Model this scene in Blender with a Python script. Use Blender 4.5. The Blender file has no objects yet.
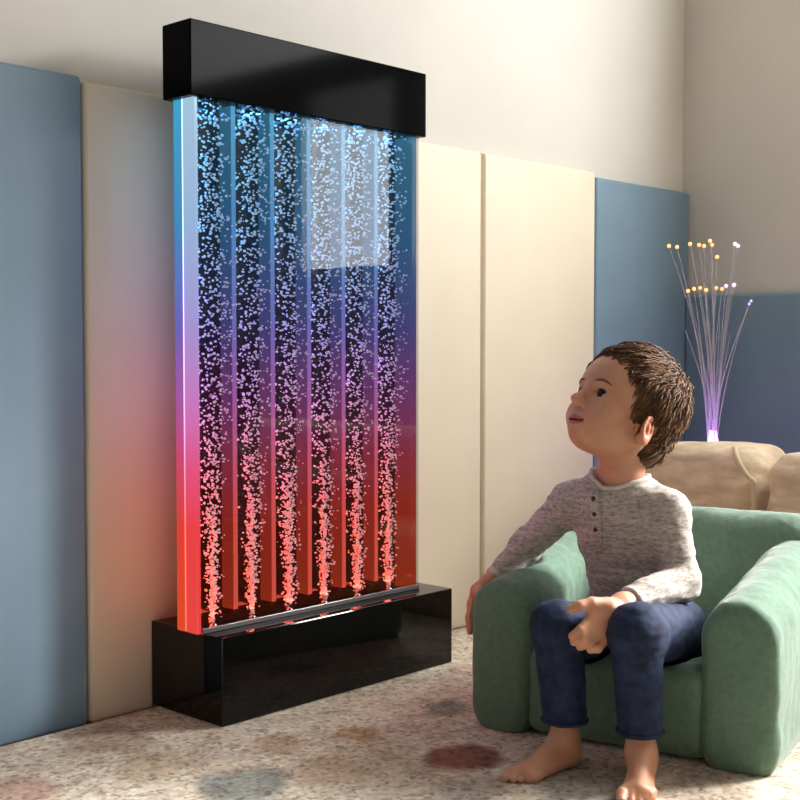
import bpy, bmesh, math, random
import numpy as np
from mathutils import Vector, Matrix, noise
from mathutils.bvhtree import BVHTree

random.seed(7)
rng = np.random.default_rng(11)
scene = bpy.context.scene
COL = scene.collection

# ------------------------------------------------------------------ camera
FPX = 1240.0
CAM = np.array([0.0, 0.0, 0.75])
PITCH = math.atan(55 / FPX)
AZ = math.atan(1160.0 / FPX)
VF = np.array([math.cos(AZ) * math.cos(PITCH), math.sin(AZ) * math.cos(PITCH), -math.sin(PITCH)])
VR = np.array([math.sin(AZ), -math.cos(AZ), 0.0])
VU = np.cross(VR, VF)


def ray(x, y):
    return VF + VR * ((x - 400) / FPX) + VU * ((400 - y) / FPX)


def at(x, y, dep):
    """world point seen at picture position x, y, at a distance dep in front of the camera"""
    return CAM + ray(x, y) * dep


cd = bpy.data.cameras.new('camera')
cam = bpy.data.objects.new('camera', cd)
COL.objects.link(cam)
cd.sensor_width = 36
cd.lens = 36 * FPX / 800
cd.clip_start = 0.05
cam.location = CAM
cam.rotation_euler = Matrix((VR, VU, -VF)).transposed().to_euler()
scene.camera = cam

# ------------------------------------------------------------------ materials


def srgb(r, g, b):
    f = lambda c: (c / 255) / 12.92 if c / 255 <= 0.04045 else ((c / 255 + 0.055) / 1.055) ** 2.4
    return (f(r), f(g), f(b), 1)


def mat(name, col=(0.5, 0.5, 0.5, 1), rough=0.6, **kw):
    m = bpy.data.materials.new(name)
    m.use_nodes = True
    p = m.node_tree.nodes['Principled BSDF']
    p.inputs['Base Color'].default_value = col
    p.inputs['Roughness'].default_value = rough
    for k, v in kw.items():
        p.inputs[k.replace('_', ' ')].default_value = v
    return m


def nd(m, t, **kw):
    n = m.node_tree.nodes.new(t)
    for k, v in kw.items():
        if hasattr(n, k):
            setattr(n, k, v)
        else:
            n.inputs[k.replace('_', ' ')].default_value = v
    return n


def lk(m, a, b):
    m.node_tree.links.new(a, b)


def bsdf(m):
    return m.node_tree.nodes['Principled BSDF']


def coords(m, scale=(1, 1, 1)):
    tc = nd(m, 'ShaderNodeTexCoord')
    mp = nd(m, 'ShaderNodeMapping')
    mp.inputs['Scale'].default_value = scale
    lk(m, tc.outputs['Object'], mp.inputs['Vector'])
    return mp.outputs['Vector']


def ramp(m, src, stops):
    r = nd(m, 'ShaderNodeValToRGB')
    e = r.color_ramp.elements
    while len(e) < len(stops):
        e.new(0.5)
    for el, (pos, c) in zip(e, stops):
        el.position = pos
        el.color = c
    lk(m, src, r.inputs['Fac'])
    return r.outputs['Color']


def mixc(m, fac, a, b, blend='MIX'):
    n = nd(m, 'ShaderNodeMix')
    n.data_type = 'RGBA'
    n.blend_type = blend
    for sock, v in ((n.inputs[0], fac), (n.inputs[6], a), (n.inputs[7], b)):
        if hasattr(v, 'links'):
            lk(m, v, sock)
        else:
            sock.default_value = v
    return n.outputs[2]


def noise_tex(m, vec, scale, detail=3, rough=0.5):
    n = nd(m, 'ShaderNodeTexNoise')
    n.inputs['Scale'].default_value = scale
    n.inputs['Detail'].default_value = detail
    n.inputs['Roughness'].default_value = rough
    lk(m, vec, n.inputs['Vector'])
    return n.outputs['Fac']


def bump(m, src, strength, dist=0.002):
    b = nd(m, 'ShaderNodeBump')
    b.inputs['Strength'].default_value = strength
    b.inputs['Distance'].default_value = dist
    lk(m, src, b.inputs['Height'])
    lk(m, b.outputs['Normal'], bsdf(m).inputs['Normal'])


def cloth(name, c1, c2, scale=(1, 1, 1), nscale=60, rough=0.85, bs=0.3, bd=0.002, sheen=0.0, lo=0.35, hi=0.65):
    m = mat(name, c1, rough)
    v = coords(m, scale)
    n = noise_tex(m, v, nscale, 4)
    lk(m, ramp(m, n, [(lo, c1), (hi, c2)]), bsdf(m).inputs['Base Color'])
    bump(m, noise_tex(m, v, nscale * 4, 2), bs, bd)
    if sheen:
        bsdf(m).inputs['Sheen Weight'].default_value = sheen
        bsdf(m).inputs['Sheen Roughness'].default_value = 0.4
    return m


M = {}
M['wall'] = cloth('wall_paint', srgb(214, 211, 203), srgb(219, 216, 208), nscale=3, bs=0.05, rough=0.8)
M['ceiling'] = mat('ceiling_paint', srgb(190, 184, 174), 0.9)
M['wall_dark'] = mat('low_bounce_wall', srgb(120, 110, 98), 0.9)  # unseen walls kept dark to cut the bounced light
M['cream'] = cloth('cream_vinyl', srgb(238, 226, 202), srgb(241, 230, 207), nscale=5, rough=0.5, bs=0.05)
M['blue'] = cloth('blue_vinyl', srgb(120, 149, 170), srgb(126, 154, 174), nscale=5, rough=0.5, bs=0.05)
M['black'] = mat('gloss_black', (0.003, 0.003, 0.003, 1), 0.05, Specular_IOR_Level=0.34)
M['black_satin'] = mat('satin_black', (0.0035, 0.0035, 0.004, 1), 0.08, Specular_IOR_Level=0.02)
M['chrome'] = mat('nozzle_metal', (0.5, 0.5, 0.52, 1), 0.25, Metallic=1.0)
M['wood'] = cloth('wood_floor', srgb(120, 84, 55), srgb(146, 106, 70), scale=(2, 30, 1), nscale=3, rough=0.4, bs=0.05)
M['trim'] = mat('white_trim', srgb(225, 220, 208), 0.5)
M['green'] = cloth('green_plush', srgb(98, 127, 109), srgb(108, 138, 119), nscale=90, rough=0.9, bs=0.35, bd=0.0015, sheen=0.35)
M['beige'] = cloth('beige_plush', srgb(200, 177, 149), srgb(230, 210, 183), scale=(1, 1, 2.5), nscale=14, rough=0.9, bs=0.4, bd=0.003, sheen=0.2)
M['beige_pipe'] = mat('beige_piping', srgb(214, 192, 164), 0.85)
M['hair'] = cloth('brown_hair', srgb(72, 48, 31), srgb(124, 90, 60), nscale=40, rough=0.72, bs=0.2)
bsdf(M['hair']).inputs['Specular IOR Level'].default_value = 0.35
M['denim'] = cloth('denim', srgb(17, 29, 54), srgb(30, 49, 86), nscale=45, rough=0.85, bs=0.4, bd=0.001)
M['button'] = mat('button_brown', srgb(66, 46, 38), 0.4)
M['lip'] = mat('lip', srgb(190, 116, 102), 0.5)
M['mouth'] = mat('mouth_dark', srgb(92, 42, 38), 0.6)
M['nail'] = mat('nail', srgb(222, 168, 148), 0.35)
M['brow'] = mat('brow_hair', srgb(120, 82, 60), 0.7)
M['lash'] = mat('lash', srgb(52, 34, 26), 0.7)

m = M['skin'] = mat('skin', srgb(214, 158, 128), 0.5)
v = coords(m)
lk(m, ramp(m, noise_tex(m, v, 22, 3), [(0.35, srgb(210, 150, 121)), (0.65, srgb(219, 165, 135))]), bsdf(m).inputs['Base Color'])
bsdf(m).inputs['Subsurface Weight'].default_value = 0.12
bsdf(m).inputs['Subsurface Radius'].default_value = (0.01, 0.004, 0.002)
bsdf(m).inputs['Subsurface Scale'].default_value = 0.6
m = M['ear'] = mat('ear_skin', srgb(214, 142, 112), 0.5)

# shirt: heather grey with fine broken cross stripes
m = M['shirt'] = mat('heather_shirt', srgb(200, 194, 190), 0.9)
v = coords(m, (10, 10, 130))
n1 = noise_tex(m, v, 1.0, 3, 0.6)
v2 = coords(m, (60, 60, 160))
n2 = noise_tex(m, v2, 1.5, 3, 0.6)
c = ramp(m, n1, [(0.38, srgb(190, 182, 177)), (0.62, srgb(214, 207, 201))])
c2 = ramp(m, n2, [(0.36, srgb(172, 164, 160)), (0.58, srgb(252, 250, 248))])
lk(m, mixc(m, 0.75, c, c2, 'MULTIPLY'), bsdf(m).inputs['Base Color'])
bump(m, n2, 0.3, 0.001)
M['shirt_trim'] = cloth('shirt_trim', srgb(206, 200, 194), srgb(222, 216, 210), nscale=120, bs=0.3, bd=0.001)

# eye
m = M['eye'] = mat('eye', srgb(225, 215, 208), 0.12)
M['iris'] = mat('iris', srgb(34, 22, 16), 0.3, Specular_IOR_Level=0.25)

# light-emitting materials of the bubble wall: RGB strips that run from blue (top) to red (bottom)
LED = [(0.00, (1.0, 0.09, 0.025, 1)), (0.20, (1.0, 0.065, 0.04, 1)), (0.31, (0.86, 0.08, 0.17, 1)), (0.43, (0.55, 0.12, 0.46, 1)),
       (0.58, (0.20, 0.17, 0.66, 1)), (0.78, (0.06, 0.34, 0.76, 1)), (1.0, (0.06, 0.50, 0.82, 1))]


def led(name, strength, white=0.0, stops=None):
    m = bpy.data.materials.new(name)
    m.use_nodes = True
    nt = m.node_tree
    for n in list(nt.nodes):
        nt.nodes.remove(n)
    out = nd(m, 'ShaderNodeOutputMaterial')
    tc = nd(m, 'ShaderNodeTexCoord')
    sp = nd(m, 'ShaderNodeSeparateXYZ')
    lk(m, tc.outputs['Object'], sp.inputs[0])
    mr = nd(m, 'ShaderNodeMapRange')
    mr.inputs['From Min'].default_value = 0.18
    mr.inputs['From Max'].default_value = 1.22
    lk(m, sp.outputs['Z'], mr.inputs['Value'])
    c = ramp(m, mr.outputs[0], stops or LED)
    if white:
        c = mixc(m, white, c, (1, 1, 1, 1))
    em = nd(m, 'ShaderNodeEmission')
    em.inputs['Strength'].default_value = strength
    lk(m, c, em.inputs['Color'])
    gl = nd(m, 'ShaderNodeBsdfGlossy')
    gl.inputs['Roughness'].default_value = 0.15
    gl.inputs['Color'].default_value = (0.05, 0.05, 0.05, 1)
    ad = nd(m, 'ShaderNodeAddShader')
    lk(m, em.outputs[0], ad.inputs[0])
    lk(m, gl.outputs[0], ad.inputs[1])
    lk(m, ad.outputs[0], out.inputs['Surface'])
    return m


LED_END = [(0.00, (1.0, 0.07, 0.06, 1)), (0.20, (1.0, 0.06, 0.07, 1)), (0.31, (0.95, 0.10, 0.25, 1)), (0.43, (0.72, 0.22, 0.62, 1)),
           (0.58, (0.46, 0.36, 0.80, 1)), (0.78, (0.38, 0.56, 0.86, 1)), (1.0, (0.45, 0.68, 0.90, 1))]
M['led_end'] = led('lit_acrylic_end', 0.80, stops=LED_END)
M['led_rear'] = led('lit_acrylic_rear', 0.70)
M['led_side'] = led('lit_acrylic_side', 0.38)
M['led_edge'] = led('lit_acrylic_edge', 1.0, 0.05)
M['bubble_fill_face'] = led('bubble_fill_face', 9.0, 0.03)  # strong emitter on faces turned from view, added to light the bubbles
LED_LINE = [(0.00, (.70, .10, .05, 1)), (0.20, (.80, .11, .09, 1)), (0.31, (.92, .16, .28, 1)), (0.43, (.92, .28, .66, 1)),
            (0.58, (.62, .42, .90, 1)), (0.78, (.40, .55, .95, 1)), (1.0, (.36, .62, .95, 1))]
M['led_line'] = led('led_line', 2.6, stops=LED_LINE)
M['rear_glow_fill'] = led('rear_glow_fill', 9.0, stops=LED_LINE)
M['tank'] = led('back_sheet_glow', 0.045)  # the sheet is no lamp; its dim coloured glow is painted in
M['bubble'] = mat('bubble', (0.95, 0.95, 0.97, 1), 0.25)

# clear front sheet: thin clear acrylic that mirrors by its Fresnel factor
m = M['clear'] = bpy.data.materials.new('clear_acrylic')
m.use_nodes = True
for n in list(m.node_tree.nodes):
    m.node_tree.nodes.remove(n)
out = nd(m, 'ShaderNodeOutputMaterial')
tr = nd(m, 'ShaderNodeBsdfTransparent')
tr.inputs['Color'].default_value = (.78, .78, .80, 1)
gl = nd(m, 'ShaderNodeBsdfGlossy')
gl.inputs['Roughness'].default_value = 0.02
fr = nd(m, 'ShaderNodeFresnel')
fr.inputs['IOR'].default_value = 1.49
mx = nd(m, 'ShaderNodeMixShader')
gb = nd(m, 'ShaderNodeNewGeometry')
sb = nd(m, 'ShaderNodeMath', operation='SUBTRACT')
sb.inputs[0].default_value = 1.0
lk(m, gb.outputs['Backfacing'], sb.inputs[1])
mu = nd(m, 'ShaderNodeMath', operation='MULTIPLY')
lk(m, fr.outputs[0], mu.inputs[0])
lk(m, sb.outputs[0], mu.inputs[1])
lk(m, mu.outputs[0], mx.inputs[0])
lk(m, tr.outputs[0], mx.inputs[1])
lk(m, gl.outputs[0], mx.inputs[2])
lk(m, mx.outputs[0], out.inputs['Surface'])


def glow(name, col, strength):
    m = mat(name, col, 0.4)
    bsdf(m).inputs['Emission Color'].default_value = col
    bsdf(m).inputs['Emission Strength'].default_value = strength
    return m


M['tip_amber'] = glow('tip_amber', (1.0, 0.42, 0.16, 1), 1.6)
M['tip_pink'] = glow('tip_pink', (0.95, 0.40, 0.85, 1), 2.0)
M['tip_violet'] = glow('tip_violet', (0.5, 0.35, 0.9, 1), 1.5)
M['core'] = glow('lamp_core', (0.70, 0.20, 1.0, 1), 9.0)
M['lamp_black'] = mat('lamp_black', (0.02, 0.02, 0.022, 1), 0.4)
# light-guide strand: violet light leaks from its lower end and fades upward
m = M['fiber'] = bpy.data.materials.new('light_guide')
m.use_nodes = True
p = bsdf(m)
p.inputs['Base Color'].default_value = (0.55, 0.5, 0.55, 1)
p.inputs['Roughness'].default_value = 0.2
p.inputs['Alpha'].default_value = 0.38
tc = nd(m, 'ShaderNodeTexCoord')
sp = nd(m, 'ShaderNodeSeparateXYZ')
lk(m, tc.outputs['Object'], sp.inputs[0])
mr = nd(m, 'ShaderNodeMapRange')
mr.inputs['From Min'].default_value = 0.40
mr.inputs['From Max'].default_value = 0.72
mr.inputs['To Min'].default_value = 0.9
mr.inputs['To Max'].default_value = 0.03
lk(m, sp.outputs['Z'], mr.inputs['Value'])
p.inputs['Emission Color'].default_value = (0.45, 0.22, 0.80, 1)
lk(m, mr.outputs[0], p.inputs['Emission Strength'])

# ------------------------------------------------------------------ object helpers
ORG = {}


def mesh_obj(name, V, F, mats, parent=None, origin=None, smooth=True, fm=None):
    if parent is not None:
        origin = ORG[parent.name]
    if origin is None:
        origin = np.zeros(3)
    origin = np.array(origin, float)
    me = bpy.data.meshes.new(name)
    me.from_pydata((np.asarray(V, float) - origin).tolist(), [], [list(map(int, f)) for f in F])
    for mm in (mats if isinstance(mats, (list, tuple)) else [mats]):
        me.materials.append(mm)
    if fm is not None:
        me.polygons.foreach_set('material_index', np.asarray(fm, dtype=np.int32))
    if smooth:
        me.polygons.foreach_set('use_smooth', [True] * len(me.polygons))
    me.update()
    o = bpy.data.objects.new(name, me)
    COL.objects.link(o)
    if parent is not None:
        o.parent = parent
    else:
        o.location = origin
    ORG[o.name] = origin
    return o


def thing(name, loc, label, cat, group=None):
    o = bpy.data.objects.new(name, None)
    COL.objects.link(o)
    o.location = loc
    o.empty_display_size = 0.1
    ORG[o.name] = np.array(loc, float)
    return tag(o, label, cat, group)


def tag(o, label=None, cat=None, group=None, kind=None):
    for k, val in (('label', label), ('category', cat), ('group', group), ('kind', kind)):
        if val:
            o[k] = val
    return o


class Mb:
    """collects shapes (world coordinates) into one mesh"""

    def __init__(self):
        self.V, self.F, self.fm, self.n = [], [], [], 0

    def add(self, V, F, mi=0):
        self.V.append(np.asarray(V, float))
        self.F += [[i + self.n for i in f] for f in F]
        self.fm += [mi] * len(F)
        self.n += len(V)
        return self

    def box(self, lo, hi, r=0.0, seg=3, mi=0, face_mi=None):
        bm = bmesh.new()
        lo, hi = np.array(lo, float), np.array(hi, float)
        bmesh.ops.create_cube(bm, size=1)
        for v in bm.verts:
            v.co = Vector(lo + (np.array(v.co) + 0.5) * (hi - lo))
        if r:
            bmesh.ops.bevel(bm, geom=bm.edges[:], offset=r, segments=seg, profile=0.5, affect='EDGES')
        bm.verts.index_update()
        self.add([v.co[:] for v in bm.verts], [[v.index for v in f.verts] for f in bm.faces], mi)
        if face_mi:
            bm.normal_update()
            k = len(bm.faces)
            for j, f in enumerate(bm.faces):
                for (ax, sg), q in face_mi.items():
                    if f.normal[ax] * sg > 0.7:
                        self.fm[len(self.fm) - k + j] = q
        bm.free()
        return self

    def tube(self, pts, rad, n=8, mi=0, cap=True):
        pts = [np.asarray(p, float) for p in pts]
        if not hasattr(rad, '__len__'):
            rad = [rad] * len(pts)
        ref = np.array([0.31, 0.22, 0.93])
        V, F = [], []
        for i, p in enumerate(pts):
            t = pts[min(i + 1, len(pts) - 1)] - pts[max(i - 1, 0)]
            t = t / (np.linalg.norm(t) + 1e-12)
            if abs(t @ ref) > 0.95:
                ref = np.array([0.9, 0.3, 0.1])
            a = np.cross(t, ref)
            a /= np.linalg.norm(a)
            b = np.cross(t, a)
            for k in range(n):
                w = 2 * math.pi * k / n
                V.append(p + rad[i] * (a * math.cos(w) + b * math.sin(w)))
        for i in range(len(pts) - 1):
            for k in range(n):
                q = (k + 1) % n
                F.append([i * n + k, i * n + q, (i + 1) * n + q, (i + 1) * n + k])
        if cap:
            F.append(list(range(n))[::-1])
            F.append([(len(pts) - 1) * n + k for k in range(n)])
        return self.add(V, F, mi)

    def ball(self, c, r, sub=2, mi=0, scale=(1, 1, 1)):
        V, F = ICO[sub]
        return self.add(np.asarray(c) + V * np.asarray(scale) * r, F, mi)

    def build(self, name, mats, parent=None, origin=None, smooth=False):
        return mesh_obj(name, np.concatenate(self.V), self.F, mats, parent, origin, smooth, self.fm)


ICO = {}
for s_ in (1, 2, 3):
    bm = bmesh.new()
    bmesh.ops.create_icosphere(bm, subdivisions=s_, radius=1)
    bm.verts.index_update()
    ICO[s_] = (np.array([v.co[:] for v in bm.verts]), [[v.index for v in f.verts] for f in bm.faces])
    bm.free()

# ------------------------------------------------------------------ implicit modelling (smooth unions, surface nets)


def capsule(a, b, ra, rb=None):
    a, b = np.array(a, float), np.array(b, float)
    rb = ra if rb is None else rb
    R = max(ra, rb)

    def f(P):
        ba = b - a
        pa = P - a
        t = np.clip((pa @ ba) / max(ba @ ba, 1e-12), 0, 1)
        return np.sqrt(((pa - t[..., None] * ba) ** 2).sum(-1)) - (ra + (rb - ra) * t)
    return f, np.minimum(a, b) - R, np.maximum(a, b) + R


def ellipsoid(c, r, B=None):
    """B rows are the local axes in world space"""
    c, r = np.array(c, float), np.array(r, float)
    B = np.eye(3) if B is None else np.array(B, float)
    ext = np.sqrt(((B.T * r) ** 2).sum(1))

    def f(P):
        q = (P - c) @ B.T
        k0 = np.sqrt(((q / r) ** 2).sum(-1))
        k1 = np.sqrt(((q / (r * r)) ** 2).sum(-1)) + 1e-9
        return k0 * (k0 - 1) / k1
    return f, c - ext, c + ext


def rbox(c, half, rad, B=None):
    c, half = np.array(c, float), np.array(half, float)
    B = np.eye(3) if B is None else np.array(B, float)
    ext = np.abs(B.T) @ half

    def f(P):
        q = np.abs((P - c) @ B.T) - (half - rad)
        return np.sqrt((np.maximum(q, 0) ** 2).sum(-1)) + np.minimum(q.max(-1), 0) - rad
    return f, c - ext, c + ext


class Field:
    def __init__(self, lo, hi, h):
        self.lo, self.h = np.array(lo, float), h
        self.n = np.ceil((np.array(hi) - self.lo) / h).astype(int) + 1
        self.d = np.full(self.n, 0.05, dtype=np.float32)
        self.ax = [self.lo[i] + h * np.arange(self.n[i]) for i in range(3)]

    def _reg(self, lo, hi, mrg):
        a = np.clip(np.floor((lo - mrg - self.lo) / self.h).astype(int), 0, self.n - 1)
        b = np.clip(np.ceil((hi + mrg - self.lo) / self.h).astype(int) + 1, 1, self.n)
        sl = tuple(slice(a[i], max(b[i], a[i] + 1)) for i in range(3))
        P = np.stack(np.meshgrid(*[self.ax[i][sl[i]] for i in range(3)], indexing='ij'), -1)
        return sl, P

    def add(self, prim, k=0.01):
        f, lo, hi = prim
        sl, P = self._reg(lo, hi, max(k, 4 * self.h))
        a, b = self.d[sl], f(P)
        if k > 0:
            t = np.maximum(k - np.abs(a - b), 0) / k
            self.d[sl] = np.minimum(a, b) - t * t * k * 0.25
        else:
            self.d[sl] = np.minimum(a, b)
        return self

    def sub(self, prim, k=0.004):
        f, lo, hi = prim
        sl, P = self._reg(lo, hi, max(k, 4 * self.h))
        a, b = self.d[sl], -f(P)
        t = np.maximum(k - np.abs(a - b), 0) / max(k, 1e-9)
        self.d[sl] = np.maximum(a, b) + t * t * k * 0.25
        return self

    def mesh(self):
        d = self.d
        d[[0, -1]] = np.maximum(d[[0, -1]], 0.001)
        d[:, [0, -1]] = np.maximum(d[:, [0, -1]], 0.001)
        d[:, :, [0, -1]] = np.maximum(d[:, :, [0, -1]], 0.001)
        s = d < 0
        nx, ny, nz = d.shape
        cnt = np.zeros((nx - 1, ny - 1, nz - 1), np.int8)
        for i in (0, 1):
            for j in (0, 1):
                for k in (0, 1):
                    cnt += s[i:nx - 1 + i, j:ny - 1 + j, k:nz - 1 + k]
        act = np.argwhere((cnt > 0) & (cnt < 8))
        idx = np.full(cnt.shape, -1, np.int64)
        idx[tuple(act.T)] = np.arange(len(act))
        acc = np.zeros((len(act), 3))
        num = np.zeros(len(act))
        for ax in range(3):
            o1, o2 = [q for q in range(3) if q != ax]
            for u in (0, 1):
                for w in (0, 1):
                    off = np.zeros(3, int)
                    off[o1], off[o2] = u, w
                    p0 = act + off
                    p1 = p0.copy()
                    p1[:, ax] += 1
                    d0, d1 = d[tuple(p0.T)], d[tuple(p1.T)]
                    cr = (d0 < 0) != (d1 < 0)
                    t = d0[cr] / (d0[cr] - d1[cr])
                    q = p0[cr].astype(float)
                    q[:, ax] += t
                    acc[cr] += q
                    num[cr] += 1
        V = self.lo + self.h * acc / num[:, None]
        F = []
        for ax in range(3):
            o1, o2 = [(1, 2), (2, 0), (0, 1)][ax]
            a = [slice(None)] * 3
            b = [slice(None)] * 3
            a[ax], b[ax] = slice(0, -1), slice(1, None)
            s0, s1 = s[tuple(a)], s[tuple(b)]
            e = np.argwhere(s0 != s1)
            e = e[(e[:, o1] > 0) & (e[:, o2] > 0)]
            fl = s0[tuple(e.T)]
            qs = []
            for (u, w) in ((-1, -1), (0, -1), (0, 0), (-1, 0)):
                c = e.copy()
                c[:, o1] += u
                c[:, o2] += w
                qs.append(idx[tuple(c.T)])
            Q = np.stack(qs, 1)
            Q[~fl] = Q[~fl][:, ::-1]
            F.append(Q)
        F = np.concatenate(F)
        return V, F


def vnormals(V, F):
    F = np.asarray(F)
    n = np.cross(V[F[:, 2]] - V[F[:, 0]], V[F[:, 3]] - V[F[:, 1]])
    N = np.zeros_like(V)
    for k in range(4):
        np.add.at(N, F[:, k], n)
    return N / (np.linalg.norm(N, axis=1)[:, None] + 1e-12)


def rumple(V, F, amp, freq, stretch=(1, 1, 1), weight=None, seed=0.0):
    """push the surface in and out along its normals with smooth folds"""
    N = vnormals(V, F)
    st = np.array(stretch) * freq
    g = np.array([noise.noise(Vector(p * st + seed)) for p in V])
    if weight is not None:
        g = g * weight
    return V + N * (amp * g)[:, None]


def drop_islands(V, F, keep=0.02):
    return V, F


# ------------------------------------------------------------------ the room
FLOOR_Z = -0.012
X0, X1, Y0, Y1, ZC = -1.6, 3.69, -1.8, 2.16, 2.45


def struct(name, mb, m):
    o = mb.build(name, m, origin=(0, 0, 0))
    o['kind'] = 'structure'
    return o


struct('floor', Mb().box((X0 - .1, Y0 - .1, FLOOR_Z - .1), (X1 + .1, Y1 + .1, FLOOR_Z)), M['wood'])
struct('ceiling', Mb().box((X0 - .1, Y0 - .1, ZC), (X1 + .1, Y1 + .1, ZC + .1)), M['ceiling'])
struct('wall_back', Mb().box((X0 - .1, Y1, FLOOR_Z), (X1 + .1, Y1 + .1, ZC)), M['wall'])
struct('wall_left', Mb().box((X0 - .1, Y0, FLOOR_Z), (X0, Y1, ZC)), M['wall_dark'])
WY0, WY1, WZ0, WZ1 = -0.19, 0.40, 1.05, 1.88
VY0, VY1, VZ0, VZ1 = 0.52, 1.36, 1.05, 1.88  # added window, out of view, for more light from the right
KY0, KY1, KZ0, KZ1 = -1.30, 1.36, 1.97, 2.40        # added long high window, out of view, for the key light
wr = Mb()
wr.box((X1, Y0, FLOOR_Z), (X1 + .1, Y1, WZ0)).box((X1, Y0, WZ1), (X1 + .1, Y1, KZ0)).box((X1, Y0, KZ1), (X1 + .1, Y1, ZC))
for (a, b, c, d) in ((Y0, WY0, WZ0, WZ1), (WY1, VY0, WZ0, WZ1), (VY1, Y1, WZ0, WZ1), (Y0, KY0, KZ0, KZ1), (KY1, Y1, KZ0, KZ1)):
    wr.box((X1, a, c), (X1 + .1, b, d))
struct('wall_right', wr, M['wall'])
# an added, unseen window gives cooler fill from behind the camera
GX0, GX1, GZ0, GZ1 = -0.9, 0.9, 0.9, 2.05
wf = Mb()
wf.box((X0, Y0 - .1, FLOOR_Z), (GX0, Y0, ZC)).box((GX1, Y0 - .1, FLOOR_Z), (X1, Y0, ZC))
wf.box((GX0, Y0 - .1, FLOOR_Z), (GX1, Y0, GZ0)).box((GX0, Y0 - .1, GZ1), (GX1, Y0, ZC))
struct('wall_front', wf, M['wall_dark'])
f_ = 0.03
for wn, (a, b), (c, d) in (('window_1', (WY0, WY1), (WZ0, WZ1)), ('added_window_near', (VY0, VY1), (VZ0, VZ1)), ('added_window_high', (KY0, KY1), (KZ0, KZ1))):
    w1 = Mb()
    w1.box((X1 + .02, a, c), (X1 + .07, a + f_, d)).box((X1 + .02, b - f_, c), (X1 + .07, b, d))
    w1.box((X1 + .02, a, c), (X1 + .07, b, c + f_)).box((X1 + .02, a, d - f_), (X1 + .07, b, d))
    struct(wn, w1, M['trim'])
w2 = Mb()
w2.box((GX0, Y0 - .07, GZ0), (GX0 + f_, Y0 - .02, GZ1)).box((GX1 - f_, Y0 - .07, GZ0), (GX1, Y0 - .02, GZ1))
w2.box((GX0, Y0 - .07, GZ0), (GX1, Y0 - .02, GZ0 + f_)).box((GX0, Y0 - .07, GZ1 - f_), (GX1, Y0 - .02, GZ1))
w2.box((-.02, Y0 - .07, GZ0), (.02, Y0 - .02, GZ1))
struct('added_window_back', w2, M['trim'])
# ------------------------------------------------------------------ rug
RX0, RX1, RY0, RY1 = -0.9, 2.545, -1.2, 2.112
m = M['rug'] = mat('rug_pile', srgb(200, 186, 168), 0.95)
v = coords(m)
big = nd(m, 'ShaderNodeTexNoise')
big.inputs['Scale'].default_value = 7
big.inputs['Detail'].default_value = 5
lk(m, v, big.inputs['Vector'])
wv = nd(m, 'ShaderNodeVectorMath', operation='MULTIPLY_ADD')
lk(m, big.outputs['Color'], wv.inputs[0])
wv.inputs[1].default_value = (0.11, 0.11, 0)
lk(m, v, wv.inputs[2])
wob = wv.outputs[0]
col = ramp(m, noise_tex(m, v, 3.2, 3), [(0.3, srgb(236, 226, 210)), (0.5, srgb(246, 241, 230)), (0.7, srgb(228, 215, 200))])
BLOBS = [((465, 757), 0.060, srgb(150, 84, 74), 0.9), ((240, 785), 0.080, srgb(138, 152, 156), 0.8), ((362, 735), 0.045, srgb(196, 152, 96), 0.55),
         ((445, 708), 0.055, srgb(128, 140, 138), 0.7), ((150, 765), 0.07, srgb(196, 170, 140), 0.5), ((20, 790), 0.06, srgb(176, 120, 108), 0.6),
         ((110, 740), 0.08, srgb(172, 146, 132), 0.55), ((330, 770), 0.07, srgb(206, 176, 148), 0.5), ((590, 785), 0.09, srgb(122, 130, 124), 0.6),
         ((462, 668), 0.05, srgb(196, 150, 140), 0.5), ((280, 745), 0.05, srgb(204, 172, 128), 0.5), ((470, 790), 0.06, srgb(150, 158, 156), 0.5),
         ((700, 790), 0.08, srgb(150, 128, 108), 0.5)]
RUG_O = np.array([(RX0 + RX1) / 2, (RY0 + RY1) / 2, 0.0])


def floor_pt(x, y):
    d = ray(x, y)
    return CAM + d * (-CAM[2] / d[2])


for (px, rad, bc, op) in BLOBS:
    c0 = floor_pt(*px) - RUG_O + np.array([0.055, 0.055, 0])
    ds = nd(m, 'ShaderNodeVectorMath', operation='DISTANCE')
    lk(m, wob, ds.inputs[0])
    ds.inputs[1].default_value = c0
    mr = nd(m, 'ShaderNodeMapRange')
    mr.inputs['From Min'].default_value = rad * 1.25
    mr.inputs['From Max'].default_value = rad * 0.8
    mr.inputs['To Max'].default_value = op
    lk(m, ds.outputs['Value'], mr.inputs['Value'])
    col = mixc(m, mr.outputs[0], col, bc)
vs = nd(m, 'ShaderNodeTexVoronoi')
vs.inputs['Scale'].default_value = 78
lk(m, v, vs.inputs['Vector'])
spk = ramp(m, vs.outputs['Color'], [(0.0, srgb(150, 132, 120)), (0.16, srgb(232, 222, 210)), (0.8, srgb(255, 252, 245))])
col = mixc(m, 0.75, col, spk, 'MULTIPLY')
pile = ramp(m, vs.outputs['Distance'], [(0.2, (1, 1, 1, 1)), (0.75, (0.70, 0.66, 0.63, 1))])
col = mixc(m, 0.5, col, pile, 'MULTIPLY')
v3 = nd(m, 'ShaderNodeTexVoronoi')
v3.inputs['Scale'].default_value = 118
lk(m, v, v3.inputs['Vector'])
sx = nd(m, 'ShaderNodeSeparateColor')
lk(m, v3.outputs['Color'], sx.inputs[0])
tuft = ramp(m, sx.outputs[0], [(0.0, srgb(116, 104, 100)), (0.12, srgb(206, 182, 174)), (0.19, srgb(190, 200, 204)), (0.27, srgb(240, 226, 200)), (0.36, (1, 1, 1, 1))])
m.node_tree.nodes[-1].color_ramp.interpolation = 'CONSTANT'
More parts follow.
